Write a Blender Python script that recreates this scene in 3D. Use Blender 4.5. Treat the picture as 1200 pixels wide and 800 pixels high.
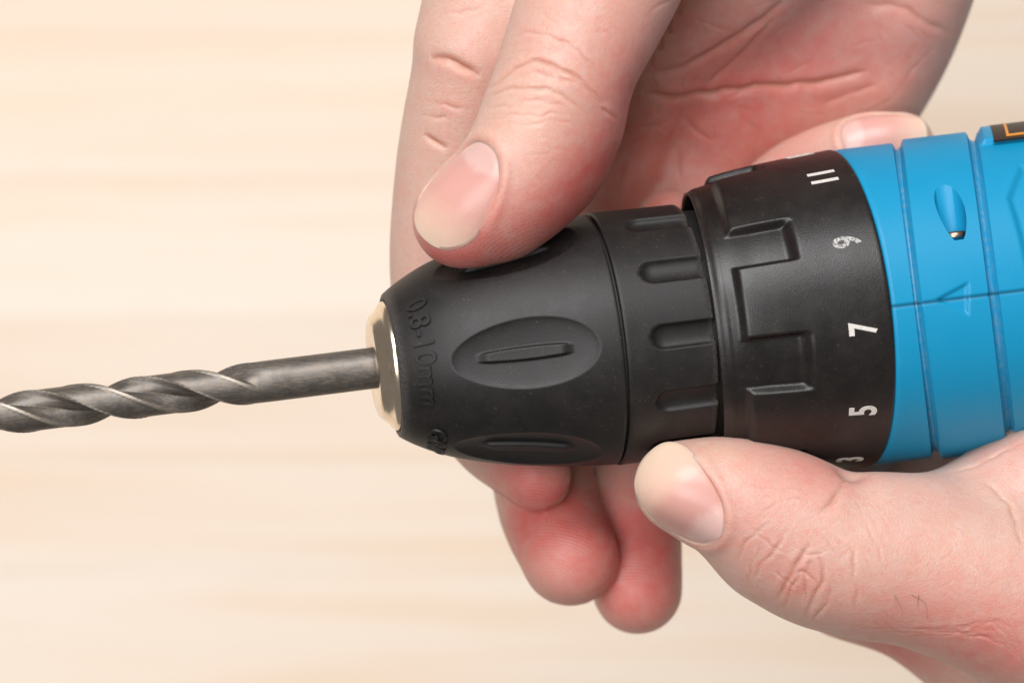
import bpy, bmesh, math, random
import numpy as np
from mathutils import Vector, Matrix
from mathutils.kdtree import KDTree

# ------------------------------------------------------------------ units
# All shapes are modelled in a small unit (0.145 mm) in the drill's own space
# and written to the meshes in metres.
S = 0.000145
DCAM = 3500.0                       # camera height above the drill's axis, small units
rng = np.random.default_rng(7)
random.seed(7)
scene = bpy.context.scene
for o in list(bpy.data.objects):
    bpy.data.objects.remove(o)
COL = scene.collection

# ------------------------------------------------------------------ camera
cam_d = bpy.data.cameras.new('camera')
cam_d.sensor_width = 36.0
cam_d.lens = 105.0
cam_d.clip_start = 0.01
cam_d.clip_end = 20.0
cam_d.dof.use_dof = True
cam_d.dof.focus_distance = (DCAM - 70) * S
cam_d.dof.aperture_fstop = 13.0
cam = bpy.data.objects.new('camera', cam_d)
cam.location = (0, 0, DCAM * S)
COL.objects.link(cam)
scene.camera = cam

# ------------------------------------------------------------------ world and lamps
world = bpy.data.worlds.new('World')
scene.world = world
world.use_nodes = True
wb = world.node_tree.nodes['Background']
wb.inputs[0].default_value = (1.0, 0.91, 0.85, 1)
wb.inputs[1].default_value = 0.19


def area(name, loc, target, size, power, col):
    d = bpy.data.lights.new(name, 'AREA')
    d.shape = 'RECTANGLE'
    d.size, d.size_y = size
    d.energy = power
    d.color = col
    o = bpy.data.objects.new(name, d)
    o.location = loc
    o.rotation_euler = (Vector(target) - Vector(loc)).to_track_quat('-Z', 'Y').to_euler()
    COL.objects.link(o)
    return o


area('softbox_lamp', (-0.28, 1.80, 2.12), (0.0, 0.0, -0.05), (1.8, 1.2), 72.0, (1.0, 0.985, 0.985))
area('fill_lamp', (-0.75, 0.10, 2.5), (0, 0, -0.05), (1.4, 1.4), 40.0, (1.0, 0.98, 0.985))

scene.view_settings.view_transform = 'Standard'
scene.view_settings.look = 'None'
scene.view_settings.exposure = 0.0
scene.view_settings.gamma = 1.0
scene.render.engine = 'CYCLES'
scene.cycles.use_denoising = True
scene.cycles.max_bounces = 8
scene.cycles.diffuse_bounces = 4


# ------------------------------------------------------------------ helpers
def P(px, py, z):
    """a point at height z that lies on the sight line through (px, py)"""
    k = (DCAM - z) / DCAM
    return np.array([(px - 600) * k, (400 - py) * k, z])


def proj(p):
    p = np.asarray(p, float)
    k = DCAM / (DCAM - p[..., 2])
    return np.stack([600 + p[..., 0] * k, 400 - p[..., 1] * k], -1)


def make_mesh(name, V, F, mat=None, smooth=True, attrs=None, origin=None):
    """V (n,3) small units, F (m,4) or list of faces"""
    V = np.asarray(V, float)
    me = bpy.data.meshes.new(name)
    if isinstance(F, np.ndarray):
        m, w = F.shape
        me.vertices.add(len(V))
        me.vertices.foreach_set('co', (V * S).astype(np.float32).ravel())
        me.loops.add(m * w)
        me.loops.foreach_set('vertex_index', F.astype(np.int32).ravel())
        me.polygons.add(m)
        me.polygons.foreach_set('loop_start', np.arange(0, m * w, w, dtype=np.int32))
        me.update(calc_edges=True)
        me.validate()
    else:
        me.from_pydata([tuple(v) for v in V * S], [], F)
        me.update()
    if smooth:
        me.polygons.foreach_set('use_smooth', np.ones(len(me.polygons), bool))
    if attrs:
        for k, a in attrs.items():
            at = me.attributes.new(k, 'FLOAT', 'POINT')
            at.data.foreach_set('value', np.asarray(a, np.float32))
    if mat:
        me.materials.append(mat)
    return me


def link(name, me, parent=None):
    o = bpy.data.objects.new(name, me)
    COL.objects.link(o)
    if parent:
        o.parent = parent
        o.matrix_parent_inverse = parent.matrix_world.inverted()
    return o


def empty(name, p, label=None, cat=None, group=None):
    o = bpy.data.objects.new(name, None)
    o.empty_display_size = 0.01
    o.location = np.asarray(p) * S
    COL.objects.link(o)
    o.matrix_world = Matrix.Translation(o.location)
    if label:
        o['label'] = label
    if cat:
        o['category'] = cat
    if group:
        o['group'] = group
    return o


def sstep(x, a, b):
    t = np.clip((x - a) / (b - a), 0, 1)
    return t * t * (3 - 2 * t)


class NT:
    """tiny node-tree helper"""

    def __init__(self, name):
        self.m = bpy.data.materials.new(name)
        self.m.use_nodes = True
        self.t = self.m.node_tree
        self.b = self.t.nodes['Principled BSDF']
        self.out = self.t.nodes['Material Output']

    def n(self, typ, **kw):
        nd = self.t.nodes.new(typ)
        for k, v in kw.items():
            if k == 'op':
                nd.operation = v
            elif k.startswith('i_'):
                nd.inputs[int(k[2:])].default_value = v
            else:
                setattr(nd, k, v)
        return nd

    def l(self, a, b):
        self.t.links.new(a, b)

    def coord(self, scale=(1, 1, 1)):
        tc = self.n('ShaderNodeTexCoord')
        mp = self.n('ShaderNodeMapping')
        mp.inputs['Scale'].default_value = scale
        self.l(tc.outputs['Object'], mp.inputs[0])
        return mp.outputs[0]

    def noise(self, scale, detail=4, rough=0.55, co=None, dist=0.0):
        nz = self.n('ShaderNodeTexNoise')
        nz.inputs['Scale'].default_value = scale
        nz.inputs['Detail'].default_value = detail
        nz.inputs['Roughness'].default_value = rough
        nz.inputs['Distortion'].default_value = dist
        self.l(co if co is not None else self.coord(), nz.inputs['Vector'])
        return nz.outputs['Fac']

    def ramp(self, fac, stops, interp='LINEAR'):
        r = self.n('ShaderNodeValToRGB')
        r.color_ramp.interpolation = interp
        e = r.color_ramp.elements
        while len(e) < len(stops):
            e.new(0.5)
        for el, (p, c) in zip(e, stops):
            el.position = p
            el.color = (*c, 1) if len(c) == 3 else c
        self.l(fac, r.inputs[0])
        return r.outputs[0]

    def val(self, fac, a0, a1, b0, b1):
        r = self.n('ShaderNodeMapRange')
        r.inputs[1].default_value, r.inputs[2].default_value = a0, a1
        r.inputs[3].default_value, r.inputs[4].default_value = b0, b1
        self.l(fac, r.inputs[0])
        return r.outputs[0]

    def math(self, op, a, b=None):
        m = self.n('ShaderNodeMath', op=op)
        for i, x in enumerate((a, b)):
            if x is None:
                continue
            if isinstance(x, (int, float)):
                m.inputs[i].default_value = x
            else:
                self.l(x, m.inputs[i])
        return m.outputs[0]

    def mix(self, fac, a, b, blend='MIX'):
        m = self.n('ShaderNodeMix', data_type='RGBA', blend_type=blend)
        for i, x in ((0, fac), (6, a), (7, b)):
            if isinstance(x, (int, float)):
                m.inputs[i].default_value = x
            elif isinstance(x, tuple):
                m.inputs[i].default_value = (*x, 1)
            else:
                self.l(x, m.inputs[i])
        return m.outputs[2]

    def attr(self, name):
        a = self.n('ShaderNodeAttribute', attribute_name=name)
        return a.outputs['Fac']

    def bump(self, h, strength, dist, nrm=None):
        b = self.n('ShaderNodeBump')
        b.inputs['Strength'].default_value = strength
        b.inputs['Distance'].default_value = dist
        self.l(h, b.inputs['Height'])
        if nrm is not None:
            self.l(nrm, b.inputs['Normal'])
        return b.outputs[0]

    def set(self, **kw):
        for k, v in kw.items():
            k = k.replace('_', ' ')
            i = self.b.inputs[k]
            if isinstance(v, (int, float)):
                i.default_value = v
            elif isinstance(v, tuple):
                i.default_value = (*v, 1) if len(v) == 3 and i.type == 'RGBA' else v
            else:
                self.l(v, i)


# ------------------------------------------------------------------ materials
def mat_wood():
    t = NT('pine_wood')
    oi = t.n('ShaderNodeObjectInfo')
    tc = t.n('ShaderNodeTexCoord')
    mp = t.n('ShaderNodeMapping')
    mp.inputs['Scale'].default_value = (1.3, 30.0, 30.0)
    addv = t.n('ShaderNodeVectorMath', op='ADD')
    sc = t.n('ShaderNodeVectorMath', op='SCALE')
    cmb = t.n('ShaderNodeCombineXYZ')
    for i in range(3):
        t.l(oi.outputs['Random'], cmb.inputs[i])
    t.l(cmb.outputs[0], sc.inputs[0])
    sc.inputs['Scale'].default_value = 9.0
    t.l(tc.outputs['Object'], addv.inputs[0])
    t.l(sc.outputs[0], addv.inputs[1])
    t.l(addv.outputs[0], mp.inputs[0])
    n1 = t.noise(1.0, 3, 0.5, mp.outputs[0], 0.3)
    n2 = t.noise(4.0, 3, 0.5, mp.outputs[0], 0.2)
    mp2 = t.n('ShaderNodeMapping')
    mp2.inputs['Scale'].default_value = (30.0, 900.0, 900.0)
    t.l(addv.outputs[0], mp2.inputs[0])
    n3 = t.noise(1.0, 4, 0.6, mp2.outputs[0])
    c = t.ramp(n1, [(0.30, (0.79, 0.635, 0.49)), (0.45, (0.835, 0.715, 0.59)), (0.70, (0.84, 0.742, 0.635))])
    c = t.mix(t.val(n2, 0.48, 0.75, 0, 0.75), c, (0.80, 0.60, 0.42))
    c = t.mix(t.val(n3, 0.5, 0.85, 0, 0.30), c, (0.70, 0.50, 0.33))
    hs = t.n('ShaderNodeHueSaturation')
    t.l(c, hs.inputs['Color'])
    t.l(t.val(oi.outputs['Random'], 0, 1, 0.95, 1.03), hs.inputs['Value'])
    t.set(Base_Color=hs.outputs[0], Roughness=0.55, Normal=t.bump(n3, 0.2, 0.0002))
    return t.m


def mat_black(name, base=(0.010, 0.009, 0.0088), rough=0.45, grain=0.35, dusty=0.10):
    t = NT(name)
    n1 = t.noise(5200, 2, 0.6)
    n2 = t.noise(260, 5, 0.65)
    n3 = t.noise(2400, 1, 0.5)
    d = t.attr('dust')
    c = t.mix(t.val(n2, 0.4, 0.75, 0, dusty), base, (0.16, 0.13, 0.105))
    sp = t.val(n3, 0.70, 0.78, 0.0, 0.45)                      # specks of dust
    c = t.mix(t.math('MULTIPLY', sp, t.val(n2, 0.35, 0.7, 0.1, 1)), c, (0.20, 0.18, 0.16))
    c = t.mix(t.math('MULTIPLY', d, t.val(n1, 0.35, 0.62, 0.0, 1)), c, (0.30, 0.27, 0.24))
    t.set(Base_Color=c, Roughness=t.val(n2, 0.3, 0.7, rough - 0.03, rough + 0.05), IOR=1.5,
          Normal=t.bump(n1, grain, 0.00006))
    return t.m


def mat_blue():
    t = NT('blue_plastic')
    n1 = t.noise(4200, 2, 0.6)
    n2 = t.noise(160, 5, 0.65)
    n4 = t.noise(900, 3, 0.6)
    d = t.attr('dust')
    c = t.mix(t.val(n2, 0.35, 0.75, 0, 0.16), (0.007, 0.285, 0.525), (0.016, 0.325, 0.56))
    c = t.mix(t.math('MULTIPLY', d, t.val(n4, 0.38, 0.62, 0.05, 0.5)), c, (0.16, 0.32, 0.42))
    scr = t.noise(1.0, 2, 0.5, t.coord((2600, 120, 120)), 0.6)
    c = t.mix(t.math('MULTIPLY', t.val(scr, 0.72, 0.76, 0, 0.5), t.val(n2, 0.5, 0.62, 0, 1)), c, (0.15, 0.42, 0.60))
    c = t.mix(t.attr('seam'), c, (0.004, 0.03, 0.06))
    t.set(Base_Color=c, Roughness=t.val(n2, 0.3, 0.7, 0.38, 0.5), Normal=t.bump(n1, 0.40, 0.00006))
    t.b.inputs['Specular IOR Level'].default_value = 0.33
    return t.m


def mat_chrome():
    t = NT('nickel_plating')
    n2 = t.noise(300, 4, 0.6)
    c = t.mix(t.val(n2, 0.35, 0.7, 0, 1), (0.90, 0.80, 0.66), (0.82, 0.69, 0.53))  # warm tint paints in reflections of wood and hands
    t.set(Base_Color=c, Metallic=1.0, Roughness=t.val(n2, 0.3, 0.7, 0.17, 0.26))
    return t.m


def mat_bit():
    t = NT('dark_tool_steel')
    n1 = t.noise(1.0, 5, 0.65, t.coord((500, 2600, 2600)))
    n2 = t.noise(420, 5, 0.7)
    n3 = t.noise(3000, 2, 0.6)
    e = t.attr('edge')
    c = t.mix(t.val(n1, 0.42, 0.72, 0, 0.7), (0.185, 0.172, 0.16), (0.36, 0.29, 0.21))
    c = t.mix(t.val(n2, 0.45, 0.7, 0, 0.5), c, (0.09, 0.082, 0.076))
    c = t.mix(t.math('MULTIPLY', e, t.val(n2, 0.3, 0.6, 0.25, 0.8)), c, (0.62, 0.55, 0.46))
    t.set(Base_Color=c, Metallic=0.75, Roughness=t.val(n1, 0.3, 0.7, 0.42, 0.60),
          Normal=t.bump(n3, 0.25, 0.00005))
    return t.m


def mat_plain(name, col, rough=0.5, metal=0.0):
    t = NT(name)
    n = t.noise(900, 3, 0.6)
    c = t.mix(t.val(n, 0.3, 0.7, 0, 1), col, tuple(x * 0.8 for x in col))
    t.set(Base_Color=c, Roughness=rough, Metallic=metal)
    return t.m


def mat_print(name, col, lo, hi):
    """worn silk-screen print"""
    t = NT(name)
    n = t.noise(2600, 4, 0.7)
    tr = t.n('ShaderNodeBsdfTransparent')
    mx = t.n('ShaderNodeMixShader')
    t.set(Base_Color=col, Roughness=0.5)
    t.l(t.val(n, lo, hi, 0, 1), mx.inputs[0])
    t.l(t.b.outputs[0], mx.inputs[1])
    t.l(tr.outputs[0], mx.inputs[2])
    t.l(mx.outputs[0], t.out.inputs[0])
    return t.m


def mat_skin():
    t = NT('skin')
    big = t.noise(70, 3, 0.6)
    mid = t.noise(330, 4, 0.65)
    fine = t.noise(1500, 3, 0.6)
    red = t.attr('red')
    cr = t.attr('crease')
    pale = t.attr('pale')
    base = t.mix(t.val(mid, 0.35, 0.68, 0, 1), (0.695, 0.495, 0.410), (0.69, 0.430, 0.345))
    base = t.mix(t.val(big, 0.38, 0.66, 0, 0.4), base, (0.72, 0.425, 0.35))
    base = t.mix(t.val(fine, 0.55, 0.75, 0, 0.25), base, (0.74, 0.51, 0.42))
    dots = t.noise(1150, 2, 0.5)
    base = t.mix(t.val(dots, 0.56, 0.72, 0, 0.30), base, (0.66, 0.31, 0.235))
    base = t.mix(t.val(dots, 0.44, 0.30, 0, 0.30), base, (0.76, 0.56, 0.46))
    r2 = t.math('MULTIPLY', red, t.val(mid, 0.3, 0.7, 0.7, 1.1))
    base = t.mix(r2, base, (0.72, 0.17, 0.15))
    base = t.mix(pale, base, (0.78, 0.55, 0.39))
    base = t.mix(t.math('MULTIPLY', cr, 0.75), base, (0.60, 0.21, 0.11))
    # skin relief: net of fine lines
    co = t.coord()
    dis = t.n('ShaderNodeVectorMath', op='ADD')
    sc = t.n('ShaderNodeVectorMath', op='SCALE')
    nz = t.n('ShaderNodeTexNoise')
    nz.inputs['Scale'].default_value = 600
    t.l(co, nz.inputs['Vector'])
    t.l(nz.outputs['Color'], sc.inputs[0])
    sc.inputs['Scale'].default_value = 0.0006
    t.l(co, dis.inputs[0])
    t.l(sc.outputs[0], dis.inputs[1])
    v1 = t.n('ShaderNodeTexVoronoi', feature='DISTANCE_TO_EDGE')
    v1.inputs['Scale'].default_value = 1650
    t.l(dis.outputs[0], v1.inputs['Vector'])
    lines = t.val(v1.outputs['Distance'], 0.0, 0.22, 0, 1)
    b1 = t.bump(t.noise(3200, 3, 0.6), 0.34, 0.00009, t.bump(lines, 0.32, 0.00009))
    b2 = t.bump(fine, 0.26, 0.00012, b1)
    rp = t.math('SINE', t.math('MULTIPLY', t.attr('ridge'), 1.0))
    pm = t.attr('pad')
    b3 = t.bump(t.math('MULTIPLY', rp, pm), 0.36, 0.00007, b2)
    base = t.mix(t.math('MULTIPLY', pm, t.val(rp, -1, 1, 0.0, 0.20)), base, (0.86, 0.56, 0.48))
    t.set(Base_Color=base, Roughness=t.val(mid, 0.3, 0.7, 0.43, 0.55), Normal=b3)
    t.b.inputs['Subsurface Weight'].default_value = 1.0
    t.b.inputs['Subsurface Radius'].default_value = (1.0, 0.27, 0.16)
    t.b.inputs['Subsurface Scale'].default_value = 0.0026
    t.b.inputs['Specular IOR Level'].default_value = 0.75
    return t.m


def mat_nail():
    t = NT('fingernail')
    s = t.attr('along')
    n = t.noise(700, 3, 0.6)
    c = t.ramp(t.math('ADD', s, t.val(n, 0.3, 0.7, -0.02, 0.02)),
               [(0.0, (0.72, 0.46, 0.41)), (0.22, (0.73, 0.465, 0.415)), (0.29, (0.68, 0.355, 0.31)),
                (0.60, (0.69, 0.37, 0.31)), (0.80, (0.77, 0.49, 0.39)), (0.94, (0.82, 0.57, 0.44)), (1.0, (0.83, 0.61, 0.46))])
    t.set(Base_Color=c, Roughness=0.30, Normal=t.bump(t.math('ADD', t.math('SINE', t.math('MULTIPLY', t.attr('across'), 60.0)), t.noise(1800, 3, 0.6)), 0.025, 0.0001))
    t.b.inputs['Subsurface Weight'].default_value = 0.25
    t.b.inputs['Specular IOR Level'].default_value = 0.4
    t.b.inputs['Subsurface Radius'].default_value = (1.0, 0.4, 0.28)
    t.b.inputs['Subsurface Scale'].default_value = 0.001
    return t.m


M_wood = mat_wood()
M_sleeve = mat_black('black_rubberised_plastic', rough=0.50, grain=0.4, dusty=0.055)
M_clutch = mat_black('black_moulded_plastic', (0.010, 0.0088, 0.0085), 0.34, 0.55, 0.05)
M_blue = mat_blue()
M_chrome = mat_chrome()
M_bit = mat_bit()
M_dark = mat_plain('dark_steel', (0.03, 0.028, 0.027), 0.6)
M_screw = mat_plain('brown_screw_steel', (0.42, 0.30, 0.22), 0.35, 1.0)
M_print = mat_print('silver_print', (0.72, 0.69, 0.64), 0.60, 0.70)
M_printworn = mat_print('worn_grey_print', (0.50, 0.49, 0.47), 0.48, 0.60)
M_sticker = mat_plain('dark_brown_sticker', (0.030, 0.018, 0.012), 0.5)
M_orange = mat_plain('orange_print', (0.80, 0.30, 0.02), 0.4)
M_skin = mat_skin()
M_hair = mat_plain('brown_hair', (0.34, 0.20, 0.14), 0.5)
M_nail = mat_nail()

# ------------------------------------------------------------------ table (blurred, far below the drill)
ZT = -2500.0
kt = (DCAM - ZT) / DCAM
table = empty('table_top', (0, 0, ZT - 140), 'pale pine board table top far below the drill, out of focus', 'table')
table['kind'] = 'structure'
seams = [-1500, -1180, -930, -700, -480, -290, -130, 40, 206, 372, 540, 672, 812, 1000, 1200, 1420, 1650, 1900, 2200]
for a, b in zip(seams[:-1], seams[1:]):
    y0, y1 = (400 - b) * kt + 0.15, (400 - a) * kt - 0.15
    x0, x1 = -3400.0, 3400.0
    zt = ZT + random.uniform(-1.2, 0.0)
    bm = bmesh.new()
    r = bmesh.ops.create_cube(bm, size=1.0)
    for v in bm.verts:
        v.co = Vector(((x0 + x1) / 2 + v.co.x * (x1 - x0), (y0 + y1) / 2 + v.co.y * (y1 - y0), zt - 70 + v.co.z * 140)) * S
    bmesh.ops.bevel(bm, geom=bm.edges[:], offset=0.8 * S, segments=1, affect='EDGES')
    me = bpy.data.meshes.new('plank')
    bm.to_mesh(me)
    bm.free()
    me.materials.append(M_wood)
    link('plank', me, table)

# ------------------------------------------------------------------ the drill's axis
TILT = math.radians(8.5)
AL = math.atan(0.125)
D = np.array([math.cos(TILT) * math.cos(AL), math.cos(TILT) * math.sin(AL), -math.sin(TILT)])
O = np.array([0.0, 400 - 410.6, 0.0])
E1 = np.array([0, 0, 1.0]) - D[2] * D
E1 /= np.linalg.norm(E1)
E2 = np.cross(D, E1)                 # points down the picture
if E2[1] > 0:
    E2 = -E2


def axis_pt(u):
    return O + np.asarray(u)[..., None] * D


def surf(u, r, th):
    u, r, th = np.broadcast_arrays(np.asarray(u, float), np.asarray(r, float), np.asarray(th, float))
    return O + u[..., None] * D + (r * np.cos(th))[..., None] * E1 + (r * np.sin(th))[..., None] * E2


def U(px):
    """axis position whose picture lies at column px"""
    u = px - 600.0
    for _ in range(20):
        u += (px - proj(axis_pt(np.float64(u)))[0]) * 0.98
    return float(u)


def RR(px, r):
    return r * (DCAM - axis_pt(np.float64(U(px)))[2]) / DCAM


def locate(px, py, prof):
    """(u, theta) of the point of the turned surface r = prof(u) that the camera sees at px, py"""
    u, th = U(px), 0.0
    th = math.asin(max(-0.97, min(0.97, (py - proj(axis_pt(np.float64(u)))[1]) / prof(u))))
    for _ in range(40):
        q = proj(surf(u, prof(u), th))
        e = np.array([px, py]) - q
        h = 1e-3
        ju = (proj(surf(u + h, prof(u + h), th)) - q) / h
        jt = (proj(surf(u, prof(u), th + h)) - q) / h
        J = np.array([ju, jt]).T
        st = np.linalg.lstsq(J, e, rcond=None)[0]
        u += float(np.clip(st[0], -30, 30))
        th += float(np.clip(st[1], -0.2, 0.2))
    return u, th


def lathe(name, prof, nth, mat, disp=None, closed_profile=False, step=2.0, attrs=None, warp=None):
    """turned solid. prof: list of (u, r); disp(u, th, r) -> dr."""
    us, rs = [prof[0][0]], [prof[0][1]]
    for (u0, r0), (u1, r1) in zip(prof[:-1], prof[1:]):
        L = math.hypot(u1 - u0, r1 - r0)
        n = max(1, int(round(L / step))) if L < 12 else max(1, int(L / 12))
        for i in range(1, n + 1):
            us.append(u0 + (u1 - u0) * i / n)
            rs.append(r0 + (r1 - r0) * i / n)
    us, rs = np.array(us), np.array(rs)
    th = np.linspace(0, 2 * math.pi, nth, endpoint=False)
    uu, tt = np.meshgrid(us, th, indexing='ij')
    rr = np.repeat(rs[:, None], nth, 1)
    if disp is not None:
        tw = (tt + math.pi) % (2 * math.pi) - math.pi
        rr = rr + disp(uu, tw, rr)
    uu_flat = uu
    if warp is not None:
        uu = uu + warp(uu, tt, rr)
    V = surf(uu, rr, tt).reshape(-1, 3)
    i = np.arange(len(us) - 1)[:, None] * nth
    j = np.arange(nth)[None, :]
    j2 = (j + 1) % nth
    F = np.stack([i + j, i + nth + j, i + nth + j2, i + j2], -1).reshape(-1, 4)
    # outward check
    a, b, c = V[F[0, 0]], V[F[0, 1]], V[F[0, 2]]
    at = None
    if attrs:
        tw = (tt + math.pi) % (2 * math.pi) - math.pi
        at = {k: f(uu_flat, tw, rr).ravel() for k, f in attrs.items()}
    me = make_mesh(name, V, F, mat, True, at)
    bm = bmesh.new()
    bm.from_mesh(me)
    bmesh.ops.recalc_face_normals(bm, faces=bm.faces[:])
    bm.to_mesh(me)
    bm.free()
    return me


def arc(u0, r0, rad, a0, a1, n=6):
    return [(u0 + rad * math.cos(a), r0 + rad * math.sin(a)) for a in np.linspace(a0, a1, n)]


def interp_prof(pts):
    xs = np.array([p[0] for p in pts])
    ys = np.array([p[1] for p in pts])
    # monotone-ish smooth interpolation through a fine cubic (Catmull-Rom) resample
    m = np.gradient(ys, xs)

    def f(x):
        x = np.asarray(x, float)
        k = np.clip(np.searchsorted(xs, x) - 1, 0, len(xs) - 2)
        h = xs[k + 1] - xs[k]
        t = np.clip((x - xs[k]) / h, 0, 1)
        return ((2 * t ** 3 - 3 * t ** 2 + 1) * ys[k] + (t ** 3 - 2 * t ** 2 + t) * h * m[k]
                + (-2 * t ** 3 + 3 * t ** 2) * ys[k + 1] + (t ** 3 - t ** 2) * h * m[k + 1])
    return f


drill = empty('cordless_drill', axis_pt(np.float64(U(900))), 'blue and black cordless drill lying across the picture, chuck pointing left', 'drill')

# ---- chuck nose (nickel ring) with jaw hole
u0 = U(437)
nr = lambda r: RR(445, r)
prof = [(u0 + 40, nr(24)), (u0 + 6, nr(25)), (u0 + 1, nr(29)), (u0, nr(33)), (u0, nr(54)), (u0 + 0.8, nr(57)), (u0 + 2.4, nr(59.5)),
        (u0 + 10, nr(66.5)), (u0 + 12.5, nr(69.5)), (u0 + 14, nr(72)), (u0 + 15.5, nr(74)), (u0 + 17.5, nr(75.5)), (u0 + 20, nr(76.2)), (u0 + 40, nr(76.5)), (u0 + 44, nr(60))]
link('nose_ring', lathe('nose_ring', prof, 256, M_chrome, None, step=1.6), drill)
for k in range(3):                                              # the three jaws that hold the bit
    a = math.radians(60 + 120 * k)
    bm = bmesh.new()
    bmesh.ops.create_cube(bm, size=1.0)
    for v in bm.verts:
        q = surf(u0 + 24 + v.co.x * 26, 29 + v.co.z * 8, a) + v.co.y * 12 * (-math.sin(a) * E1 + math.cos(a) * E2)
        v.co = Vector(q * S)
    bmesh.ops.bevel(bm, geom=bm.edges[:], offset=1.2 * S, segments=2, affect='EDGES')
    me = bpy.data.meshes.new('chuck_jaw')
    bm.to_mesh(me)
    bm.free()
    me.materials.append(M_dark)
    link('chuck_jaw', me, drill)

# ---- front sleeve of the chuck
sl_img = [(459.5, 85.5), (470, 92.5), (486, 101.5), (506, 111), (530, 119.5), (556, 126.5), (584, 132.8), (612, 137.6), (642, 141.8), (675, 145.3), (706, 147.5)]
sl = interp_prof([(U(x), RR(x, r)) for x, r in sl_img])
us0, us1 = U(459.5), U(702.3)
prof = [(us0 + 9, 62), (us0 + 3, sl(us0) - 8), (us0 - 1.5, sl(us0) - 6), (us0 - 2.2, sl(us0) - 3.5), (us0 - 1.2, sl(us0) - 1.2), (us0 + 1.5, sl(us0 + 1.5))]
prof += [(u, float(sl(u))) for u in np.linspace(us0 + 4, us1 - 3, 60)]
prof += [(us1 - 0.6, float(sl(us1)) - 0.3), (us1, float(sl(us1)) - 1.2), (us1, float(sl(us1)) - 14)]
pad_c = locate(617, 414, sl)
PADS = [pad_c[1] + k * math.pi / 3 for k in range(6)]


def wrap(t):
    return (t + np.pi) % (2 * np.pi) - np.pi


def sleeve_disp(u, th, r):
    out = np.zeros_like(u)
    for a in PADS:
        x = (u - pad_c[0]) / 83.0
        y = wrap(th - a) * 137.0 / 41.0
        q = np.sqrt(x * x + y * y)
        cut = -11.0 * np.clip(1 - q * q, 0, 1) ** 0.75
        # rib in the middle of the pad
        yy = np.abs(wrap(th - a) * 137.0)
        xx = np.abs(u - pad_c[0])
        w = 8.0 * np.sqrt(np.clip(1 - (xx / 70) ** 2, 0.0, 1)) + 0.01
        rib = 5.0 * (1 - sstep(yy, w - 1.6, w + 1.4)) * (1 - sstep(xx, 40, 56))
        out += cut + rib
    return out


sleeve = link('chuck_sleeve', lathe('chuck_sleeve', prof, 760, M_sleeve, sleeve_disp, step=2.0,
              attrs={'dust': lambda u, t, r: 0.25 * np.exp(-((u - us0) / 6) ** 2)}), drill)

# ---- core seen as a dark line between the two sleeves
link('chuck_core', lathe('chuck_core', [(us1 - 20, 120), (us1 - 20, 141), (us1 + 30, 141), (us1 + 30, 120)], 200, M_dark, None, step=6), drill)

# ---- rear sleeve with scooped flutes
ur0, ur1 = U(705.3), U(808)
rs_ = lambda u: RR(760, 148.3) - 0.012 * (np.asarray(u, float) - ur0)
r_e = float(rs_(ur1))
prof = [(ur0, 132), (ur0, rs_(ur0) - 1.4), (ur0 + 0.6, rs_(ur0) - 0.4), (ur0 + 1.8, float(rs_(ur0 + 2.5)))]
prof += [(u, float(rs_(u))) for u in np.linspace(ur0 + 5, ur1 - 7, 30)]
prof += [(ur1 - 4, r_e - 0.8), (ur1 - 1.8, r_e - 2.6), (ur1 - 0.4, r_e - 5.5), (ur1, r_e - 9), (ur1, 120)]
fl_c = locate(800, 392, rs_)
FL = [fl_c[1] + math.radians(30) * k for k in range(12)]
fl_u = locate(763, 392, rs_)[0]


def rear_disp(u, th, r):
    out = np.zeros_like(u)
    act = np.clip((r - 125) / 10, 0, 1)
    for a in FL:
        y = wrap(th - a) * 148.0
        x = np.minimum(u - (fl_u + 14.5), 0)
        q = np.hypot(x, y) / 14.5
        out += -8.0 * np.sqrt(np.clip(1 - np.clip(q, 0, 1) ** 2, 0, 1)) ** 0.9 * (1 - sstep(q, 0.9, 1.0))
    return out * act


link('rear_sleeve', lathe('rear_sleeve', prof, 720, M_sleeve, rear_disp, step=2.2,
     attrs={'dust': lambda u, t, r: 0.5 * sstep(u, ur1 - 10, ur1)}), drill)

# ---- clutch ring with castellated grip
uc0, uc1 = U(816), U(993.5)
cl_img = [(832, 167.5), (852, 173), (880, 177.5), (905, 180.2), (935, 182.8), (965, 185), (993.5, 186.8)]
cl = interp_prof([(U(x), RR(x, r)) for x, r in cl_img])
uk = U(834)
rk = float(cl(uk))
prof = [(uc0 + 44, 90), (uc0 + 42, 150), (uc0 + 38, 153), (uc0 + 12, 155.5), (uc0 + 8.5, 156.2), (uc0 + 7, 157.4)]
prof += [(uc0 + 6.5 + (uk + 3 - uc0 - 6.5) * (1 - math.cos(a)), 158.5 + (float(cl(uk + 3)) - 158.5) * math.sin(a)) for a in np.linspace(0.05, math.pi / 2, 14)]
prof += [(u, float(cl(u))) for u in np.linspace(uk + 6, uc1 - 3, 60)]
prof += [(uc1 - 1, float(cl(uc1)) - 0.6), (uc1, float(cl(uc1)) - 2.2), (uc1, 150)]
pk = []
for (x0, ya, yb) in ((905, 262, 307), (928, 392, 457)):
    pk.append((locate(x0 - 5, ya, cl)[1], locate(x0, yb, cl)[1]))
w_p = 0.5 * ((pk[0][1] - pk[0][0]) + (pk[1][1] - pk[1][0]))
gap = pk[1][0] - pk[0][0]
gap2 = (2 * math.pi - gap) / 6.0
POCK = [(pk[0][0] - gap2 * k, pk[0][1] - gap2 * k) for k in range(1, 4)] + [pk[0], pk[1]] + [(pk[1][0] + gap2 * k, pk[1][1] + gap2 * k) for k in range(1, 3)]
WARP = 17.0
u_front = locate(870, 360, cl)[0] + WARP * 0.85
u_end = locate(957, 420, cl)[0]


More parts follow.
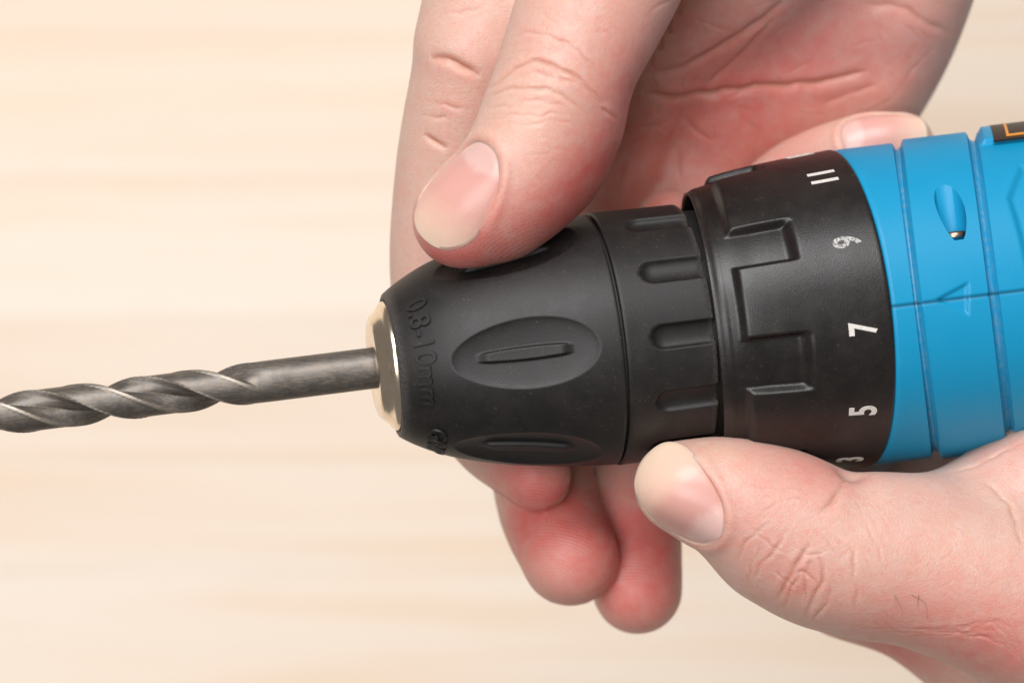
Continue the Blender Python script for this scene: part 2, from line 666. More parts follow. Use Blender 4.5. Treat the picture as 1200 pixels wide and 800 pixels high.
def clutch_disp(u, th, r):
    low = 1 - sstep(u, u_front - 2.5, u_front + 3.5)            # lowered front band
    for (a, b) in POCK:
        m = 0.5 * (a + b)
        y = np.abs(wrap(th - m)) * 181.0
        hw = 0.5 * (b - a) * 181.0
        ins = (1 - sstep(y, hw - 4.0, hw + 3.0)) * (1 - sstep(u, u_end - 9.0, u_end + 2.0))
        low = np.maximum(low, ins)
    act = sstep(r, 157, 168)
    fade = sstep(u, uk, u_front + 25) * 0.35 + 0.65
    return -10.5 * low * fade * act


link('clutch_ring', lathe('clutch_ring', prof, 900, M_clutch, clutch_disp, step=1.9,
     attrs={'dust': lambda u, t, r: 0.08 * (1 - sstep(u, uk - 16, uk - 4)) + 0.0 * t},
     warp=lambda u, t, r: -WARP * np.cos(t) * (1 - sstep(u, uk + 10, uk + 110))), drill)

# ---- spindle hub filling the gap behind the chuck; near-black colour stands for its shade
M_hub = mat_plain('black_hub', (0.006, 0.0055, 0.0055), 0.7)
link('spindle_hub', lathe('spindle_hub', [(ur1 - 14, 60), (ur1 - 14, 138), (uc0 + 60, 138), (uc0 + 60, 60)], 160, M_hub, None, step=8), drill)

# ---- blue motor housing
UB0, UB1 = uc1 + 0.8, U(1700)
rb = lambda u: 189.3 + 0.0 * np.asarray(u, float)
g1, g2 = U(1074.5), U(1161)
GB1 = g1 - locate(1073, 354, rb)[0]
GB2 = g2 - locate(1164, 341, rb)[0]
prof = [(UB0, 150), (UB0, 184.5), (UB0 + 0.6, 186.3), (UB0 + 2, 187.3), (UB0 + 5, 188)]
prof += [(u, 189.0) for u in np.arange(UB0 + 12, g2 + 130, 8.0)]
prof += [(u, 189.0) for u in np.linspace(g2 + 145, UB1 - 60, 8)]
prof += [(UB1 - 60 + 60 * math.sin(a), 130 + 59 * math.cos(a)) for a in np.linspace(0.2, math.pi / 2, 7)] + [(UB1, 2)]
seam_th = locate(1122, 350, rb)[1]
tri = [locate(x, y, rb) for x, y in ((1096, 351), (1134, 331), (1134, 369))]
hexp = [locate(x, y, rb) for x, y in ((1179, 231), (1184, 345))]


def in_poly(x, y, pts):
    """signed-ish inside depth of a convex polygon (positive inside)"""
    d = np.full_like(x, 1e9)
    n = len(pts)
    cx = sum(p[0] for p in pts) / n
    cy = sum(p[1] for p in pts) / n
    for i in range(n):
        (ax, ay), (bx, by) = pts[i], pts[(i + 1) % n]
        nx, ny = -(by - ay), bx - ax
        L = math.hypot(nx, ny)
        nx, ny = nx / L, ny / L
        if (cx - ax) * nx + (cy - ay) * ny < 0:
            nx, ny = -nx, -ny
        d = np.minimum(d, (x - ax) * nx + (y - ay) * ny)
    return d


TRI = [(p[0], p[1] * 189) for p in tri]
hx, hy0, hy1 = hexp[0][0], hexp[0][1] * 189, hexp[1][1] * 189
HEX = [(hx, hy0), (hx + 5, hy1 + 150), (hx + 25, hy1 + 190), (hx + 300, hy1 + 190), (hx + 300, hy0 - 48), (hx + 30, hy0 - 48)]
u_lab = locate(1152, 172, rb)[0]
th_lab0 = locate(1160, 170, lambda u: 189.0)[1]


def house_warp(u, th, r):
    w = np.interp(u, [UB0, g1, g2, UB1], [0.0, GB1, GB2, GB2])
    return -w * np.cos(th)


def house_disp(u, th, r):
    o = np.zeros_like(u)
    o += 3.0 * sstep(u, g1 - 2, g1 + 2) * (1 - sstep(u, g2 - 4, g2 + 2))         # raised band
    for g in (g1, g2):
        o += -9.0 * (1 - sstep(np.abs(u - g), 3.4, 6.4))
    u = u + house_warp(u, th, r)
    y = th * 189
    o += -2.2 * np.exp(-((th - seam_th) * 189 / 1.3) ** 2)
    o += -3.6 * sstep(in_poly(u, y, TRI), -1.6, 3.0)
    o += -5.0 * sstep(in_poly(u, y, HEX), -1.0, 9.0)
    lab = sstep(u + GB2 * (np.cos(th) - math.cos(th_lab0)), u_lab - 3, u_lab + 3) * (1 - sstep(np.abs(th - (th_lab0 - 0.45)) * 189, 80, 86))
    o += 7.0 * lab
    return o * (r > 180)


def house_dust(u, th, r):
    d = np.zeros_like(u)
    for g in (g1, g2):
        d = np.maximum(d, 1 - sstep(np.abs(u - g), 4.0, 6.0))
    return d


me = lathe('housing', prof, 720, M_blue, house_disp, step=2.2, warp=house_warp,
           attrs={'dust': house_dust, 'seam': lambda u, t, r: 0.8 * np.exp(-((t - seam_th) * 189 / 1.5) ** 2)})
hu, hth = locate(1116, 254, rb)
he1 = 192 * math.cos(hth)
# screw well: bored parallel to the split line's normal
HR = 19.5
nseg = 72
ring = np.linspace(0, 2 * math.pi, nseg, endpoint=False)
e2a, e2b = -230.0, -62.0
cv = []
for e2 in (e2a, e2b):
    for a in ring:
        cv.append(O + (hu + 0.84 * HR * math.cos(a)) * D + (he1 - 6 + HR * math.sin(a)) * E1 + e2 * E2)
cf = [tuple(range(nseg)), tuple(range(2 * nseg - 1, nseg - 1, -1))]
cf += [(i, i + nseg, (i + 1) % nseg + nseg, (i + 1) % nseg) for i in range(nseg)]
cut_me = make_mesh('cutter', np.array(cv), cf, M_blue, False)
bm = bmesh.new()
bm.from_mesh(cut_me)
bmesh.ops.recalc_face_normals(bm, faces=bm.faces[:])
bm.to_mesh(cut_me)
bm.free()
cutter = link('cutter', cut_me)
housing = link('housing', me, drill)
md = housing.modifiers.new('bore', 'BOOLEAN')
md.operation = 'DIFFERENCE'
md.solver = 'EXACT'
md.object = cutter
dg = bpy.context.evaluated_depsgraph_get()
nm = bpy.data.meshes.new_from_object(housing.evaluated_get(dg))
housing.modifiers.clear()
housing.data = nm
nm.name = 'housing'
bpy.data.objects.remove(cutter)
nm.polygons.foreach_set('use_smooth', np.ones(len(nm.polygons), bool))
nm.set_sharp_from_angle(angle=math.radians(55))
# screw at the bottom of the well
sc_c = O + hu * D + (he1 - 5) * E1 + (-66) * E2
sv, sf = [], []
n = 40
for (rad, e) in ((14.5, 0), (14.5, -4), (12.5, -6), (5, -6.5), (4.2, -3), (0.01, -3)):
    for a in np.linspace(0, 2 * math.pi, n, endpoint=False):
        sv.append(sc_c + rad * math.cos(a) * D + rad * math.sin(a) * E1 + e * E2)
for k in range(5):
    for i in range(n):
        sf.append((k * n + i, k * n + (i + 1) % n, (k + 1) * n + (i + 1) % n, (k + 1) * n + i))
link('screw', make_mesh('screw', np.array(sv), sf, M_screw), drill)


def patch(name, ua, ub, ta, tb, r, thick, mat, parent, nu=6, nt=24, warp=0.0, t_ref=0.0):
    u = np.linspace(ua, ub, nu)
    t = np.linspace(ta, tb, nt)
    uu, tt = np.meshgrid(u, t, indexing='ij')
    uu = uu - warp * (np.cos(tt) - math.cos(t_ref))
    A = surf(uu, r, tt).reshape(-1, 3)
    B = surf(uu, r - thick, tt).reshape(-1, 3)
    V = np.concatenate([A, B])
    N = nu * nt
    F = []
    for i in range(nu - 1):
        for j in range(nt - 1):
            a = i * nt + j
            F.append((a, a + 1, a + nt + 1, a + nt))
            F.append((N + a, N + a + nt, N + a + nt + 1, N + a + 1))
    for i in range(nu - 1):
        for j in (0, nt - 1):
            a = i * nt + j
            F.append((a, a + nt, N + a + nt, N + a))
    for j in range(nt - 1):
        for i in (0, nu - 1):
            a = i * nt + j
            F.append((a, a + 1, N + a + 1, N + a))
    return link(name, make_mesh(name, V, F, mat, False), parent)


ul0 = locate(1163, 163, lambda u: 196.3)[0]
tl0 = locate(1180, 163, lambda u: 196.3)[1]
st = patch('sticker', ul0, ul0 + 260, tl0 - 0.62, tl0, 196.6, 2.5, M_sticker, drill, warp=GB2, t_ref=tl0)
ui, ti = ul0 + 16, tl0 - 0.035
frame_bits = [(ui, ui + 3.5, ti - 0.4, ti), (ui + 3.5, ui + 200, ti - 0.03, ti)]
for (a, b, c, d) in frame_bits:
    patch('orange_line', a, b, c, d, 197.2, 1.0, M_orange, st, warp=GB2, t_ref=tl0)

# ---- writing
def text_mesh(body, size, xscale, extrude, bold=0.0):
    cu = bpy.data.curves.new('lettering', 'FONT')
    cu.body = body
    cu.size = 1.0
    cu.extrude = extrude
    cu.offset = bold
    cu.resolution_u = 4
    cu.align_x = 'CENTER'
    cu.align_y = 'CENTER'
    o = bpy.data.objects.new('lettering', cu)
    COL.objects.link(o)
    bpy.context.view_layer.update()
    me = bpy.data.meshes.new_from_object(o.evaluated_get(bpy.context.evaluated_depsgraph_get()))
    bpy.data.objects.remove(o)
    n = len(me.vertices)
    co = np.empty(n * 3)
    me.vertices.foreach_get('co', co)
    co = co.reshape(-1, 3)
    co[:, 0] *= size * xscale
    co[:, 1] *= size
    return me, co


def put_text(name, body, u, th, rfun, size, xscale, up, h0, h1, mat, parent, bold=0.0):
    """up = +1: letter tops point along +u and the line runs towards +theta; -1: the other way round"""
    me, co = text_mesh(body, size, xscale, 0.5, bold)
    uu = u + up * co[:, 1]
    rr0 = np.array([float(rfun(x)) for x in uu])
    tt = th + up * co[:, 0] / float(rfun(u))
    rr = rr0 + np.where(co[:, 2] > 0, h1, h0)
    V = surf(uu, rr, tt)
    me.vertices.foreach_set('co', (V * S).astype(np.float32).ravel())
    me.materials.clear()
    me.materials.append(mat)
    me.update()
    bm = bmesh.new()
    bm.from_mesh(me)
    bmesh.ops.remove_doubles(bm, verts=bm.verts[:], dist=1e-7)
    bmesh.ops.recalc_face_normals(bm, faces=bm.faces[:])
    bm.to_mesh(me)
    bm.free()
    return link(name, me, parent)


tu, tt_ = locate(496, 411, sl)
put_text('lettering', '0.8-10mm', tu, tt_, sl, 32, 1.0, 1, -2, 3.3, M_sleeve, sleeve, 0.01)
tu2, tt2 = locate(511, 513, sl)
put_text('lettering', 'GRIP', tu2, tt2 + 0.10, sl, 28, 1.0, 1, -2, 3.3, M_sleeve, sleeve, 0.01)
clutch = bpy.data.objects['clutch_ring']
for body, x, y, worn in (('13', 938, 181, 0), ('11', 966, 207, 0), ('9', 994, 283, 1), ('7', 1013, 385, 0), ('5', 1013, 481, 0), ('3', 998, 538, 0)):
    a, b = locate(x, y, cl)
    put_text('numeral', body, a, b, cl, 44, 0.70 if body != '11' else 0.8, -1, -1.0, 0.5, M_printworn if worn else M_print, clutch, 0.024)

# ------------------------------------------------------------------ drill bit (a thing of its own, clamped in the chuck)
bit_root = None
RB = 24.3
ub1 = U(470)
ub0 = U(-330)
us = np.arange(ub0, ub1, 1.9)
nph = 220
ph = np.linspace(0, 2 * math.pi, nph, endpoint=False)
uu, pp = np.meshgrid(us, ph, indexing='ij')
PITCH = 252.0
u_run = U(300)
phi0 = 0.0
# twist
tw = 2 * math.pi * (uu - u_run) / PITCH
loc = wrap((pp - tw - math.radians(62)) * 1.0)
loc2 = np.abs(wrap(2 * loc)) / 2                      # 0 at land centre, pi/2 at flute centre
sg = wrap(2 * loc) / 2
land = math.radians(44)
fl = sstep(loc2, land, land + math.radians(9)) * 0.22 + 0.78 * np.clip((loc2 - land) / (math.pi / 2 - land), 0, 1) ** 0.75
runout = 1 - sstep(uu, u_run - 42, u_run + 20)
rbit = RB * (1 - 0.64 * fl * runout)
marg = ((sg > -land) & (sg < -land + math.radians(13))) | ((sg < land) & (sg > land - math.radians(3)))
relief = (loc2 < land) & ~marg
rbit = np.where(relief, rbit - 1.0 * runout, rbit)
tip = np.clip((uu - ub0) / 14.0, 0.02, 1)
rbit = rbit * np.minimum(1, tip)
edge = np.where(loc2 < land + 0.06, np.maximum(np.exp(-((sg + land - 0.10) / 0.10) ** 2), 0.8 * np.exp(-((sg - land + 0.02) / 0.04) ** 2)), 0) * runout
shank = 1 - runout
rbit = rbit - 0.25 * shank
V = surf(uu, rbit, pp).reshape(-1, 3)
i = np.arange(len(us) - 1)[:, None] * nph
j = np.arange(nph)[None, :]
j2 = (j + 1) % nph
F = np.stack([i + j, i + nph + j, i + nph + j2, i + j2], -1).reshape(-1, 4)
me = make_mesh('drill_bit', V, F, M_bit, True, {'edge': edge.ravel()})
bm = bmesh.new()
bm.from_mesh(me)
bmesh.ops.recalc_face_normals(bm, faces=bm.faces[:])
bm.to_mesh(me)
bm.free()
me.set_sharp_from_angle(angle=math.radians(38))
bit = link('drill_bit', me)
bit['label'] = 'dark steel twist drill bit with worn bright edges clamped in the chuck'
bit['category'] = 'drill bit'


# ------------------------------------------------------------------ hands
def catmull(pts, n):
    pts = np.asarray(pts, float)
    ext = np.vstack([2 * pts[0] - pts[1], pts, 2 * pts[-1] - pts[-2]])
    out = []
    for k in range(1, len(ext) - 2):
        p0, p1, p2, p3 = ext[k - 1:k + 3]
        for t in np.linspace(0, 1, n, endpoint=False):
            out.append(0.5 * ((2 * p1) + (-p0 + p2) * t + (2 * p0 - 5 * p1 + 4 * p2 - p3) * t * t + (-p0 + 3 * p1 - 3 * p2 + p3) * t ** 3))
    out.append(pts[-1])
    return np.array(out)


class Chain:
    def __init__(self, pts, k=12.0, flat=None, f=1.0, n=6, k2=None, yk=120.0):
        self.k2, self.yk = (k if k2 is None else k2), yk
        q = []
        for (px, py, z, r) in pts:
            kk = (DCAM - z) / DCAM
            q.append([*P(px, py, z), r * kk])
        self.q = catmull(q, n)
        self.k = k
        self.flat = None if flat is None else np.asarray(flat, float) / np.linalg.norm(flat)
        self.f = f


def smin(a, b, k):
    h = np.maximum(k - np.abs(a - b), 0) / k
    return np.minimum(a, b) - h * h * k * 0.25


def build_sdf(chains, vox):
    allq = np.vstack([c.q for c in chains])
    lo = (allq[:, :3] - allq[:, 3:]).min(0) - 4 * vox
    hi = (allq[:, :3] + allq[:, 3:]).max(0) + 4 * vox
    dims = np.ceil((hi - lo) / vox).astype(int) + 1
    ax = [lo[i] + vox * np.arange(dims[i]) for i in range(3)]
    tot = np.full(dims, 200.0, np.float32)
    for c in chains:
        d = np.full(dims, 200.0, np.float32)
        for a, b in zip(c.q[:-1], c.q[1:]):
            mr = max(a[3], b[3]) + 65
            bl = np.minimum(a[:3], b[:3]) - mr
            bh = np.maximum(a[:3], b[:3]) + mr
            i0 = np.maximum(((bl - lo) / vox).astype(int), 0)
            i1 = np.minimum(((bh - lo) / vox).astype(int) + 1, dims)
            sl_ = tuple(slice(i0[k], i1[k]) for k in range(3))
            g = [ax[k][i0[k]:i1[k]].astype(np.float32) for k in range(3)]
            X = g[0][:, None, None] - a[0]
            Y = g[1][None, :, None] - a[1]
            Z = g[2][None, None, :] - a[2]
            ba = (b - a)[:3]
            L2 = max(float(ba @ ba), 1e-6)
            t = np.clip((X * ba[0] + Y * ba[1] + Z * ba[2]) / L2, 0, 1)
            qx, qy, qz = X - t * ba[0], Y - t * ba[1], Z - t * ba[2]
            if c.flat is not None:
                n = c.flat
                m = (qx * n[0] + qy * n[1] + qz * n[2]) * (c.f - 1)
                qx, qy, qz = qx + m * n[0], qy + m * n[1], qz + m * n[2]
            dd = np.sqrt(qx * qx + qy * qy + qz * qz) - (a[3] + t * (b[3] - a[3]))
            d[sl_] = np.minimum(d[sl_], dd)
        kk = (c.k2 + (c.k - c.k2) * sstep(ax[1], c.yk - 60, c.yk + 60))[None, :, None].astype(np.float32)
        tot = smin(tot, d, kk)
    return tot, lo


def surface_nets(val, lo, vox):
    ins = val < 0
    nx, ny, nz = val.shape
    c = [ins[dx:nx - 1 + dx, dy:ny - 1 + dy, dz:nz - 1 + dz] for dx in (0, 1) for dy in (0, 1) for dz in (0, 1)]
    s = sum(x.astype(np.int8) for x in c)
    mask = (s > 0) & (s < 8)
    idx = -np.ones(mask.shape, np.int64)
    cells = np.argwhere(mask)
    idx[mask] = np.arange(len(cells))
    acc = np.zeros((len(cells), 3))
    cnt = np.zeros(len(cells))
    corners = [(dx, dy, dz) for dx in (0, 1) for dy in (0, 1) for dz in (0, 1)]
    cv_ = [val[cells[:, 0] + d[0], cells[:, 1] + d[1], cells[:, 2] + d[2]].astype(float) for d in corners]
    for a in range(8):
        for b in range(a + 1, 8):
            da, db = np.array(corners[a]), np.array(corners[b])
            if np.abs(da - db).sum() != 1:
                continue
            va, vb = cv_[a], cv_[b]
            m = (va < 0) != (vb < 0)
            t = va[m] / (va[m] - vb[m])
            acc[m] += da + t[:, None] * (db - da)
            cnt[m] += 1
    V = lo + vox * (cells + acc / cnt[:, None])
    faces = []
    for axis in range(3):
        o1, o2 = [(1, 2), (2, 0), (0, 1)][axis]
        sl0 = [slice(None)] * 3
        sl1 = [slice(None)] * 3
        sl0[axis] = slice(0, -1)
        sl1[axis] = slice(1, None)
        ch = ins[tuple(sl0)] != ins[tuple(sl1)]
        e = np.argwhere(ch)
        ok = (e[:, o1] > 0) & (e[:, o2] > 0) & (e[:, o1] < val.shape[o1] - 1) & (e[:, o2] < val.shape[o2] - 1)
        e = e[ok]
        fl_ = ins[e[:, 0], e[:, 1], e[:, 2]]
        u_, v_ = np.zeros(3, int), np.zeros(3, int)
        u_[o1] = 1
        v_[o2] = 1
        q = [e - u_ - v_, e - v_, e, e - u_]
        f = np.stack([idx[x[:, 0], x[:, 1], x[:, 2]] for x in q], -1)
        f[~fl_] = f[~fl_][:, ::-1]
        faces.append(f)
    return V, np.vstack(faces)


def vnormals(V, F):
    fn = np.cross(V[F[:, 2]] - V[F[:, 0]], V[F[:, 3]] - V[F[:, 1]])
    N = np.zeros_like(V)
    for k in range(4):
        for a in range(3):
            N[:, a] += np.bincount(F[:, k], fn[:, a], len(V))
    return N / np.maximum(np.linalg.norm(N, axis=1, keepdims=True), 1e-9)


def laplace(V, F, it, lam=0.5, pin=None):
    e0 = np.concatenate([F[:, k] for k in range(4)])
    e1 = np.concatenate([F[:, (k + 1) % 4] for k in range(4)])
    deg = np.bincount(e0, minlength=len(V)) + np.bincount(e1, minlength=len(V))
    for _ in range(it):
        A = np.zeros_like(V)
        for a in range(3):
            A[:, a] = np.bincount(e0, V[e1, a], len(V)) + np.bincount(e1, V[e0, a], len(V))
        W = V + lam * (A / np.maximum(deg, 1)[:, None] - V)
        if pin is not None:
            W[pin] = V[pin]
        V = W
    return V


def subdivide(V, F):
    e = np.stack([np.stack([F[:, k], F[:, (k + 1) % 4]], -1) for k in range(4)], 1)   # m,4,2
    es = np.sort(e.reshape(-1, 2), 1)
    key = es[:, 0].astype(np.int64) * len(V) + es[:, 1]
    uq, inv = np.unique(key, return_inverse=True)
    a, b = uq // len(V), uq % len(V)
    mid = 0.5 * (V[a] + V[b])
    cen = V[F].mean(1)
    nV = np.vstack([V, mid, cen])
    inv = inv.reshape(-1, 4) + len(V)
    ce = len(V) + len(mid) + np.arange(len(F))
    nF = np.concatenate([np.stack([F[:, k], inv[:, k], ce, inv[:, (k - 1) % 4]], -1) for k in range(4)])
    return nV, nF


EX = 2.25


class Hand:
    def __init__(self, chains, vox=5.6):
        val, lo = build_sdf(chains, vox)
        V, F = surface_nets(val, lo, vox)
        if ((V[F[:, 0]] - V.mean(0)) * np.cross(V[F[:, 2]] - V[F[:, 0]], V[F[:, 3]] - V[F[:, 1]])).sum() < 0:
            F = F[:, ::-1]
        V = laplace(V, F, 4)
        # only what can be seen from about the photograph's place gets the fine mesh
        N = vnormals(V, F)
        pp = proj(V)
        front = np.full((120, 150), -1e9)
        ix = np.clip(((pp[:, 0] + 150) / 10).astype(int), 0, 149)
        iy = np.clip(((pp[:, 1] + 150) / 10).astype(int), 0, 119)
        np.maximum.at(front, (iy, ix), V[:, 2])
        vis = ((N[:, 2] > -0.30) & (V[:, 2] > front[iy, ix] - 70) & (pp[:, 0] > -20) & (pp[:, 0] < 1225)
               & (pp[:, 1] > -25) & (pp[:, 1] < 825))
        fv = vis[F].any(1)
        ids = np.unique(F[fv])
        remap = -np.ones(len(V), int)
        remap[ids] = np.arange(len(ids))
        sV, sF = V[ids], remap[F[fv]]
        n0 = len(ids)
        for lev in range(2):
            sV, sF = subdivide(sV, sF)
            e = np.sort(np.concatenate([np.stack([sF[:, k], sF[:, (k + 1) % 4]], -1) for k in range(4)]), 1)
            key = e[:, 0].astype(np.int64) * len(sV) + e[:, 1]
            uq, cn = np.unique(key, return_counts=True)
            bd = uq[cn == 1]
            pin = np.unique(np.concatenate([bd // len(sV), bd % len(sV)]))
            sV = laplace(sV, sF, 4, pin=pin)
        V2 = V.copy()
        V2[ids] = sV[:n0]
        back = np.concatenate([ids, len(V) + np.arange(len(sV) - n0)])
        F = np.vstack([F[~fv], back[sF]])
        V = np.vstack([V2, sV[n0:]])
        fixed = np.zeros(len(V), bool)
        fixed[back[pin]] = True
        self.fixed = fixed
        self.V, self.F = V, F
        self.N = vnormals(V, F)
        self.base = V.copy()
        n = len(V)
        self.at = {k: np.zeros(n) for k in ('red', 'crease', 'pale', 'ridge', 'pad')}
        self.pp = proj(V)
        self.nails = []
        self.disp = np.zeros(n)

    def hit(self, px, py):
        if not hasattr(self, 'grid'):
            self.grid = -np.ones((400, 450), np.int64)
            ix = np.floor((self.pp[:, 0] + 200) / 4).astype(int)
            iy = np.floor((self.pp[:, 1] + 300) / 4).astype(int)
            ok = np.flatnonzero((ix >= 0) & (ix < 450) & (iy >= 0) & (iy < 400))
            ok = ok[np.argsort(self.base[ok, 2], kind='stable')]
            self.grid[iy[ok], ix[ok]] = ok
        ix, iy = int((px + 200) // 4), int((py + 300) // 4)
        for r in (0, 1, 2, 4):
            g = self.grid[max(0, iy - r):iy + r + 1, max(0, ix - r):ix + r + 1].ravel()
            g = g[g >= 0]
            if len(g):
                return int(g[np.argmax(self.base[g, 2])]) if r == 0 else int(g[np.argmin(np.abs(self.pp[g] - (px, py)).max(1))])
        return None

    def poly3d(self, pts, step=3.0):
        pts = catmull(np.asarray(pts, float), 8)
        seg = np.r_[0, np.cumsum(np.linalg.norm(np.diff(pts, axis=0), axis=1))]
        s = np.arange(0, seg[-1], step)
        q = np.stack([np.interp(s, seg, pts[:, i]) for i in range(2)], -1)
        ids = [self.hit(*p) for p in q]
        ids = [i for i in ids if i is not None]
        L = self.base[ids].copy()
        if len(L) > 8:
            for _ in range(6):
                L[1:-1] = 0.25 * L[:-2] + 0.5 * L[1:-1] + 0.25 * L[2:]
        return L

    def crease(self, pts, depth=4.0, w=3.2, rim=0.35, col=0.7, taper=0.25):
        L = self.poly3d(pts)
        if len(L) < 3:
            return
        k_ = np.arange(len(L))
        p1, p2, p3 = random.uniform(0, 6), random.uniform(0, 6), random.uniform(0, 6)
        side = np.cross(L[-1] - L[0], [0, 0, 1.0])
        side /= max(np.linalg.norm(side), 1e-6)
        L = L + min(1.0, 2.6 / depth) * side * (1.3 * np.sin(0.31 * k_ + p1) + 0.8 * np.sin(0.83 * k_ + p2))[:, None]
        m = np.flatnonzero(((self.base > L.min(0) - 6 * w) & (self.base < L.max(0) + 6 * w)).all(1))
        best = np.full(len(m), 1e9)
        who = np.zeros(len(m), int)
        for i, p in enumerate(L):
            d = np.linalg.norm(self.base[m] - p, axis=1)
            b = d < best
            best[b] = d[b]
            who[b] = i
        t = who / (len(L) - 1)
        amp = np.clip(np.minimum(t, 1 - t) / taper, 0, 1) ** 0.7
        amp = amp * (1 - 0.28 * min(1.0, 3.0 / depth) * (1 - np.sin(0.47 * who + p3)))
        dep_ = depth * 0.68
        w = max(w * 0.66, 1.15)
        self.disp[m] += amp * (-dep_ * np.exp(-(best / w) ** 1.5) + rim * 0.5 * depth * np.exp(-((best - 3.0 * w) / (2.4 * w)) ** 2))
        self.at['crease'][m] = np.maximum(self.at['crease'][m], col * amp * np.exp(-(best / (w * 1.1)) ** 2))

    def spot(self, px, py, rad, s, key='red', elong=None):
        i = self.hit(px, py)
        if i is None:
            return
        d = self.base - self.base[i]
        if elong is not None:
            ang, f = elong
            t = np.array([math.cos(ang), -math.sin(ang), 0])
            c = d @ t
            d = d - np.outer(c * (1 - 1 / f), t)
        self.at[key] += s * np.exp(-(np.linalg.norm(d, axis=1) / rad) ** 2)

    def pad(self, px, py, rad, period=5.0, ang=0.0, bend=0.5):
        i = self.hit(px, py)
        d = self.base - self.base[i]
        n = np.linalg.norm(d, axis=1)
        m = n < rad * 2.2
        t = np.array([math.cos(ang), -math.sin(ang), 0])
        b = np.array([math.sin(ang), math.cos(ang), 0])
        u, v = d[m] @ t, d[m] @ b
        ph = np.sqrt((v + rad * bend) ** 2 + (0.75 * u) ** 2)
        self.at['ridge'][m] = ph / period * 2 * math.pi
        self.at['pad'][m] = np.maximum(self.at['pad'][m], np.exp(-(n[m] / rad) ** 4))

    def push(self, px, py, rad, h):
        i = self.hit(px, py)
        d = np.linalg.norm(self.base - self.base[i], axis=1)
        self.disp += h * np.exp(-(d / rad) ** 2)

    def nail(self, px, py, dirx, diry, L, W, lift=0.0, nrm=None, core=None, ksmooth=60, tip_at=0.80):
        i = self.hit(px, py)
        if core is not None:
            dv = self.base - P(*core)
            ln = np.linalg.norm(dv, axis=1)
            sc_ = (dv @ (np.asarray(nrm) / np.linalg.norm(nrm))) / ln - (ln > 75) * 9
            i = int(np.argmax(sc_))
        c = self.base[i].copy()
        dd = np.linalg.norm(self.base - c, axis=1)
        m = dd < ksmooth
        n = (self.N[m] * np.exp(-(dd[m] / 25) ** 2)[:, None]).sum(0)
        if nrm is not None:
            n = np.asarray(nrm, float)
        n /= np.linalg.norm(n)
        t = np.array([dirx, -diry, 0.0])
        t -= n * (t @ n)
        t /= np.linalg.norm(t)
        b = np.cross(n, t)
        rel = self.base - c
        s, v, h = rel @ t, rel @ b, rel @ n
        q = ((np.abs(s) / L) ** EX + (np.abs(v) / W) ** EX) ** (1 / EX)
        near = (q < 1.5) & (h > -W * 1.0) & (h < 40) & ((self.N @ n) > -0.1)
        fit = (q < 1.05) & near
        A = lambda s_, v_: np.stack([np.ones_like(s_), s_ / L, v_ / W, (s_ / L) ** 2, s_ * v_ / L / W, (v_ / W) ** 2, (v_ / W) ** 4, (s_ / L) ** 3], -1)
        co = np.linalg.lstsq(A(s[fit], v[fit]), h[fit], rcond=None)[0]
        hf = A(s, v) @ co
        # flesh under the nail sinks, the folds at the root and the sides stand proud
        k = np.flatnonzero(near)
        inside = 1 - sstep(q[k], 0.90, 0.99)
        tgt = (hf[k] - 3.2 - h[k])
        root = sstep(-s[k] / L, -0.75, 0.2)
        fold = 2.0 * np.exp(-((q[k] - 1.09) / 0.10) ** 2) * root
        self.V[k] += (inside * tgt)[:, None] * n
        self.disp[k] = self.disp[k] * (1 - inside) + fold
        self.at['crease'][k] = np.maximum(self.at['crease'][k], 0.30 * np.exp(-((q[k] - 0.99) / 0.03) ** 2) * root)
        self.at['red'][k] += 0.10 * np.exp(-((q[k] - 1.05) / 0.12) ** 2)
        # the nail plate
        nr_, na = 22, 96
        rr = np.linspace(0.0, 1.0, nr_)
        an = np.linspace(0, 2 * math.pi, na, endpoint=False)
        R_, A_ = np.meshgrid(rr, an, indexing='ij')
        ca, sa = np.cos(A_), np.sin(A_)
        den = (np.abs(ca) ** EX + np.abs(sa) ** EX) ** (1 / EX)
        ss, vv = R_ * ca / den * L, R_ * sa / den * W
        hh = (A(ss.ravel(), vv.ravel()) @ co).reshape(ss.shape)
        tipm = sstep(ss / L, 0.5, 1.0)
        hh = hh - 0.6 + lift * tipm - 1.5 * sstep(R_, 0.86, 1.0) * (1 - tipm)
        top = c + ss[..., None] * t + vv[..., None] * b + hh[..., None] * n
        bot = top - n * 2.6
        Vn = np.concatenate([top.reshape(-1, 3), bot.reshape(-1, 3)])
        Nn = nr_ * na
        Fn = []
        for r_ in range(nr_ - 1):
            for a_ in range(na):
                p0, p1 = r_ * na + a_, r_ * na + (a_ + 1) % na
                Fn.append((p0, p0 + na, p1 + na, p1))
                Fn.append((Nn + p0, Nn + p1, Nn + p1 + na, Nn + p0 + na))
        for a_ in range(na):
            p0, p1 = (nr_ - 1) * na + a_, (nr_ - 1) * na + (a_ + 1) % na
            Fn.append((p0, Nn + p0, Nn + p1, p1))
        # curved lunula / free edge: position along the nail, bent like the root
        al = 0.5 + 0.5 * ss / L - 0.0 * vv
        bend = 0.10 * (vv / W) ** 2
        al = np.where(al < 0.5, al + bend, al + 0.35 * bend)
        al = np.interp(al, [0, 0.5, tip_at, 1], [0, 0.5, 0.80, 1])
        self.nails.append((Vn, np.array(Fn), np.concatenate([al.ravel(), al.ravel()]), np.concatenate([(vv / W + 0.05 * np.sin(5 * ss / L)).ravel()] * 2)))

